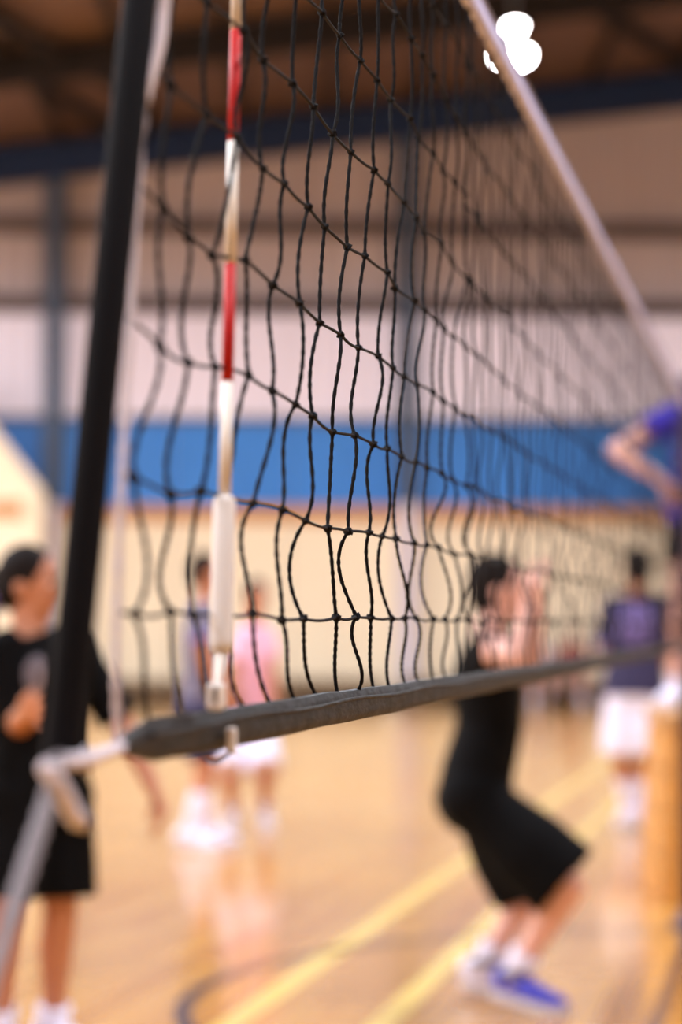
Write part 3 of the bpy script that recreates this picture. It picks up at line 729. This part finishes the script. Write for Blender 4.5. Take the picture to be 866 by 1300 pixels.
    for S in 'LR': c.ell(g['hip' + S], (.118 * k,) * 3)
    c.loft([(hm + ax_ * .1 * k, .166 * k, .126 * k), (pel, .176 * k, .132 * k), (hm - ax_ * .06 * k, .165 * k, .13 * k)], side=hside, n=20)
    for S in 'LR':
        hip, kn, an = g['hip' + S], g['kn' + S], g['an' + S]
        e = hip + (kn - hip) * hem if hem <= 1 else kn + (an - kn) * (hem - 1)
        c.loft([(hip + (hip - kn).normalized() * .03, .104 * k, .118 * k), (hip + (kn - hip) * .25, .108 * k, .118 * k), (hip + (e - hip) * .6, .102 * k * wide, .108 * k * wide), (e, .104 * k * wide, .112 * k * wide)], side=hside, n=18, round=False)
    remesh('shorts', c, .011, spec['shorts'], root, 4)
    # socks and shoes -----------------------------------------------------
    for S in 'LR':
        kn, an, toe = g['kn' + S], g['an' + S], g['toe' + S]; f2 = Vector((toe.x - an.x, toe.y - an.y, 0)).normalized()
        q = spec.get('sock', .3)
        if q > 0:
            obj('sock', MB().loft([(an + (kn - an) * q - f2 * .006, .052 * k, .054 * k), (an + (kn - an) * q * .96 - f2 * .006, .057 * k, .059 * k), (an + (kn - an) * q * .4, .047 * k, .049 * k), (an, .043 * k, .048 * k), (an - Vector((0, 0, .03 * k)) + f2 * .012, .041 * k, .05 * k)], side=hside, n=16), spec.get('sockm', M_wcloth), root, True)
        ms = spec.get('shoe' + S, spec.get('shoe', M_wcloth))
        shoe(root, an, toe, fz, k * 1.04, ms, M_sole, spec.get('trim'))
    return root, g, side, shm, hm

def joints(Y, d):
    return {n: at(v[0], v[1], Y + (v[2] if len(v) > 2 else 0)) for n, v in d.items()}

# woman at the left, black T-shirt and shorts
YW = 6.45
w, g, sd_, shm, hm = person('woman with dark hair in a bun, black T-shirt and long black shorts, at left', joints(YW, {
    'head': (38, 742, 0), 'neck': (38, 806, 0), 'shL': (92, 822, .11), 'shR': (-10, 822, -.11),
    'elL': (158, 922, .12), 'wrL': (196, 1004, .02), 'hdL': (214, 1052, -.03),
    'elR': (24, 920, -.10), 'wrR': (32, 905, -.33), 'hdR': (37, 898, -.48),
    'hipL': (74, 1012, .06), 'hipR': (18, 1012, -.06), 'knL': (76, 1160, .03), 'knR': (6, 1160, -.09),
    'anL': (68, 1306, .08), 'anR': (0, 1310, -.02), 'toeL': (112, 1330, -.06), 'toeR': (50, 1336, -.14)}),
    dict(k=.97, look=(1, -.22, -.04), shirt=M_black, shorts=M_black, hem=.86, wide=1.12, bag=1.06, sleeve=.9, sock=.2, style='bun', tie=M_lav, palmL=(-.6, -.2, .1), palmR=(0, 1, 0), skin=M_skin, shoe=M_wcloth, curl=.6, vox=.007))
nrm = sd_.cross((shm - hm).normalized()); nrm = nrm if nrm.y < 0 else -nrm
cpos = hm + (shm - hm) * .70
upv = (shm - hm).normalized()
emb = MB(); cc = at(46, 845, YW) ; cc = cpos + nrm * .112 - sd_ * .07 + upv * .05
emb.ell(cc, (.045, .016, .06), ((sd_ + nrm * .35).normalized(), (nrm - sd_ * .35).normalized(), upv), 14, 8)
obj('chest_print', emb, mat('faded_print', rgb(128, 116, 126), rgb(70, 62, 70), rough=.8, scale=60), w, True)

# player in the middle, black vest, arms raised, knees bent
YM = 7.38
person('crouching player in black vest and black shorts with both forearms raised, mid court', joints(YM, {
    'head': (634, 748, 0), 'neck': (620, 806, 0), 'shR': (620, 824, -.16), 'shL': (626, 820, .17),
    'elR': (660, 834, -.37), 'wrR': (674, 764, -.30), 'hdR': (672, 700, -.27),
    'elL': (672, 846, .26), 'wrL': (684, 768, .20), 'hdL': (680, 708, .16),
    'waist': (622, 920, 0), 'hipR': (600, 1012, -.09), 'hipL': (606, 1010, .09),
    'knR': (724, 1126, -.18), 'knL': (676, 1132, .15), 'anR': (654, 1236, -.10), 'anL': (616, 1222, .14),
    'toeR': (732, 1286, -.26), 'toeL': (690, 1262, .10)}),
    dict(k=1.0, look=(1, -.12, .06), shirt=M_black, shorts=M_black, sleeve=.2, top='vest', hem=.95, wide=1.32, bag=1.0, sock=.24, shirt_low=-.04, palmR=(.9, .2, .2), palmL=(.9, -.2, .2), curl=.35, skin=M_skin2, shoeR=M_bshoe, shoeL=M_wcloth, trim=M_dshoe, vox=.007))

# player at the right, navy top, white shorts, back turned
YR = 13.7
person('player with back turned, navy and lavender top, baggy white shorts, right of court', joints(YR, {
    'head': (808, 722, 0), 'neck': (808, 753, 0), 'shL': (776, 769, .02), 'shR': (841, 769, .02),
    'elL': (768, 824, .06), 'wrL': (780, 858, .28), 'hdL': (790, 850, .42), 'elR': (850, 822, .06), 'wrR': (838, 852, .28), 'hdR': (830, 846, .42),
    'hipL': (790, 880, 0), 'hipR': (821, 880, 0), 'knL': (789, 962, -.05), 'knR': (820, 962, -.06),
    'anL': (798, 1030, .02), 'anR': (815, 1030, .0), 'toeL': (792, 1046, .16), 'toeR': (820, 1046, .16)}),
    dict(k=1.1, look=(-.1, 1, -.05), shirt=M_navy, cuffs=M_lav, shorts=M_wcloth, hem=.97, wide=1.2, sleeve=.9, bag=1.1, sock=.62, palmL=(1, 0, 0), palmR=(-1, 0, 0), skin=M_skin, shoe=M_wcloth, vox=.009))
pr = bpy.data.objects[[o.name for o in bpy.data.objects if o.get('label', '').startswith('player with back')][0]]
obj('back_panel', MB().ell(at(808, 795, YR - .115), (.12, .035, .15), None, 16, 10), M_lav, pr, True)

# wooden vaulting box and the referee on it
YB_ = 10.0; bx = at(841, 1143, YB_).x; BH = .905
vb = thing('vaulting_box', 'tall plain wooden vaulting box at the far end of the net, right edge', 'box', (bx + .5, YB_ + .45, 0))
for i in range(4):
    z0 = i * .205; z1 = z0 + .2; ins = .012 * i
    obj('section', MB().prism([(bx + ins, YB_ + ins, z0), (bx + 1.1 - ins, YB_ + ins, z0), (bx + 1.1 - ins, YB_ + .75 - ins, z0), (bx + ins, YB_ + .75 - ins, z0)], (0, 0, z1 - z0)), M_box, vb, bevel=.006)
obj('padded_top', MB().box((bx + .55, YB_ + .375, .862), (1.04, .7, .085)), M_pad, vb, bevel=.025)
YF = 10.35
def rp(x, y, d=0): return (433 + (x - 433) * 10.0 / 10.0, y, d)
person('referee in violet shirt and black shorts, elbow out, on the wooden box', joints(YF, {
    'head': (902, 462, -.02), 'neck': (900, 506, 0), 'shR': (856, 530, 0), 'shL': (944, 530, 0),
    'elR': (781, 571, -.05), 'wrR': (842, 612, -.16), 'hdR': (866, 640, -.18), 'elL': (985, 605, .03), 'wrL': (985, 680, -.1), 'hdL': (985, 710, -.12),
    'hipR': (878, 668, 0), 'hipL': (924, 668, 0), 'knR': (864, 785, -.03), 'knL': (932, 785, -.03),
    'anR': (860, 872, .04), 'anL': (932, 872, .04), 'toeR': (845, 890, -.12), 'toeL': (945, 890, -.12)}),
    dict(k=1.08, floor=BH, look=(-.35, -1, -.05), shirt=M_violet, shorts=M_black, hem=.42, wide=1.1, sleeve=.45, bag=1.12, sock=.12, palmR=(.6, .6, .2), palmL=(1, 0, 0), skin=M_skin2, shoe=M_wcloth, vox=.009))

# two players far behind the striped rod
YA = 12.5
person('player in grey blue top and white socks standing behind the striped rod', joints(YA, {
    'head': (262, 728, 0), 'neck': (259, 762, 0), 'shR': (254, 778, -.19), 'shL': (262, 776, .19),
    'elR': (262, 838, -.23), 'wrR': (280, 880, -.16), 'hdR': (292, 905, -.14), 'elL': (270, 836, .22), 'wrL': (290, 876, .14), 'hdL': (304, 892, .12),
    'hipR': (252, 905, -.08), 'hipL': (256, 905, .08), 'knR': (262, 985, -.1), 'knL': (258, 985, .1),
    'anR': (240, 1056, -.1), 'anL': (262, 1050, .14), 'toeR': (285, 1072, -.2), 'toeL': (300, 1062, .1)}),
    dict(k=1.0, look=(1, -.1, 0), shirt=M_greyb, shorts=M_navy, hem=.72, sleeve=.6, cuffs=M_lav, sock=.72, palmR=(0, 1, 0), palmL=(0, -1, 0), skin=M_skin, shoe=M_wcloth, vox=.009))
YP = 13.7
person('player in pink shirt and white shorts crouching behind the striped rod', joints(YP, {
    'head': (326, 758, -.05), 'neck': (322, 790, 0), 'shR': (304, 806, -.05), 'shL': (338, 804, .05),
    'elR': (296, 862, -.12), 'wrR': (308, 905, -.2), 'hdR': (318, 930, -.22), 'elL': (347, 858, -.02), 'wrL': (348, 900, -.12), 'hdL': (340, 928, -.16),
    'hipR': (298, 925, .1), 'hipL': (330, 925, .13), 'knR': (290, 984, -.25), 'knL': (338, 982, -.2),
    'anR': (296, 1032, -.02), 'anL': (336, 1030, .02), 'toeR': (290, 1050, -.18), 'toeL': (344, 1050, -.16)}),
    dict(k=.92, look=(.5, -1, -.1), shirt=M_pink, shorts=M_wcloth, hem=.95, wide=1.15, sleeve=.6, sock=.15, palmR=(1, 0, 0), palmL=(-1, 0, 0), skin=M_skin, shoe=M_greyc, vox=.009))

# spectators seated on the bench at the far wall
def seated(px, label, shirt, shorts, hair, lean):
    x = wx(px); o = wall_p(x, 0, .9); R = WR
    def q(a, d, z): return o + WX * a + WN * d + Vector((0, 0, z))
    J = {'head': q(lean, .12, 1.17), 'neck': q(lean * .8, .05, 1.0), 'shL': q(.19 + lean * .7, .03, .93), 'shR': q(-.19 + lean * .7, .03, .93),
         'elL': q(.25, .1, .67), 'wrL': q(.14, .33, .60), 'hdL': q(.1, .44, .575), 'elR': q(-.25, .1, .67), 'wrR': q(-.14, .33, .60), 'hdR': q(-.1, .44, .575),
         'hipL': q(.09, 0, .52), 'hipR': q(-.09, 0, .52), 'knL': q(.14, .43, .5), 'knR': q(-.14, .43, .5), 'anL': q(.13, .42, .09), 'anR': q(-.13, .40, .09),
         'toeL': q(.16, .62, .03), 'toeR': q(-.16, .6, .03)}
    person(label, J, dict(k=.98, look=(lean, -1, -.1), shirt=shirt, shorts=shorts, hem=.9, sleeve=.6, sock=.2, hair=hair, skin=M_skin2, vox=.01, palmL=(0, 0, -1), palmR=(0, 0, -1)))
seated(714, 'seated spectator in dull red shirt on the bench at the far wall', M_redc, M_black, M_hair, .05)
seated(674, 'seated spectator in pale grey shirt on the bench at the far wall', M_greyc, M_navy, M_hair, -.04)
def bag(px, d, label, m, sc):
    x = wx(px); c = wall_p(x, 0, d)
    t = thing('sports_bag', label, 'bag', c)
    b = MB(); b.loft([(c + WX * a * sc + Vector((0, 0, .155 * sc)), .13 * sc * w_, .15 * sc * w_) for a, w_ in ((-.3, .75), (-.27, .95), (-.1, 1), (.1, 1), (.27, .95), (.3, .75))], side=WN, n=16)
    obj('body', b, m, t, True)
    for s in (-1, 1):
        obj('handle', MB().tube([c + WX * a * sc + WN * s * .06 * sc + Vector((0, 0, z * sc)) for a, z in ((-.12, .29), (-.08, .40), (.08, .40), (.12, .29))], .012, 6), M_dark, t, True)
    obj('zip', MB().tube([c + WX * a * sc + Vector((0, 0, .306 * sc)) for a in (-.26, .26)], .006, 5), M_hous, t)
bag(745, 2.6, 'dark sports bag on the floor before the bench, right of the red-shirted spectator', M_black, 1.0)
bag(694, 1.7, 'small dark brown sports bag at the feet of the pale-shirted spectator', M_dark, .7)
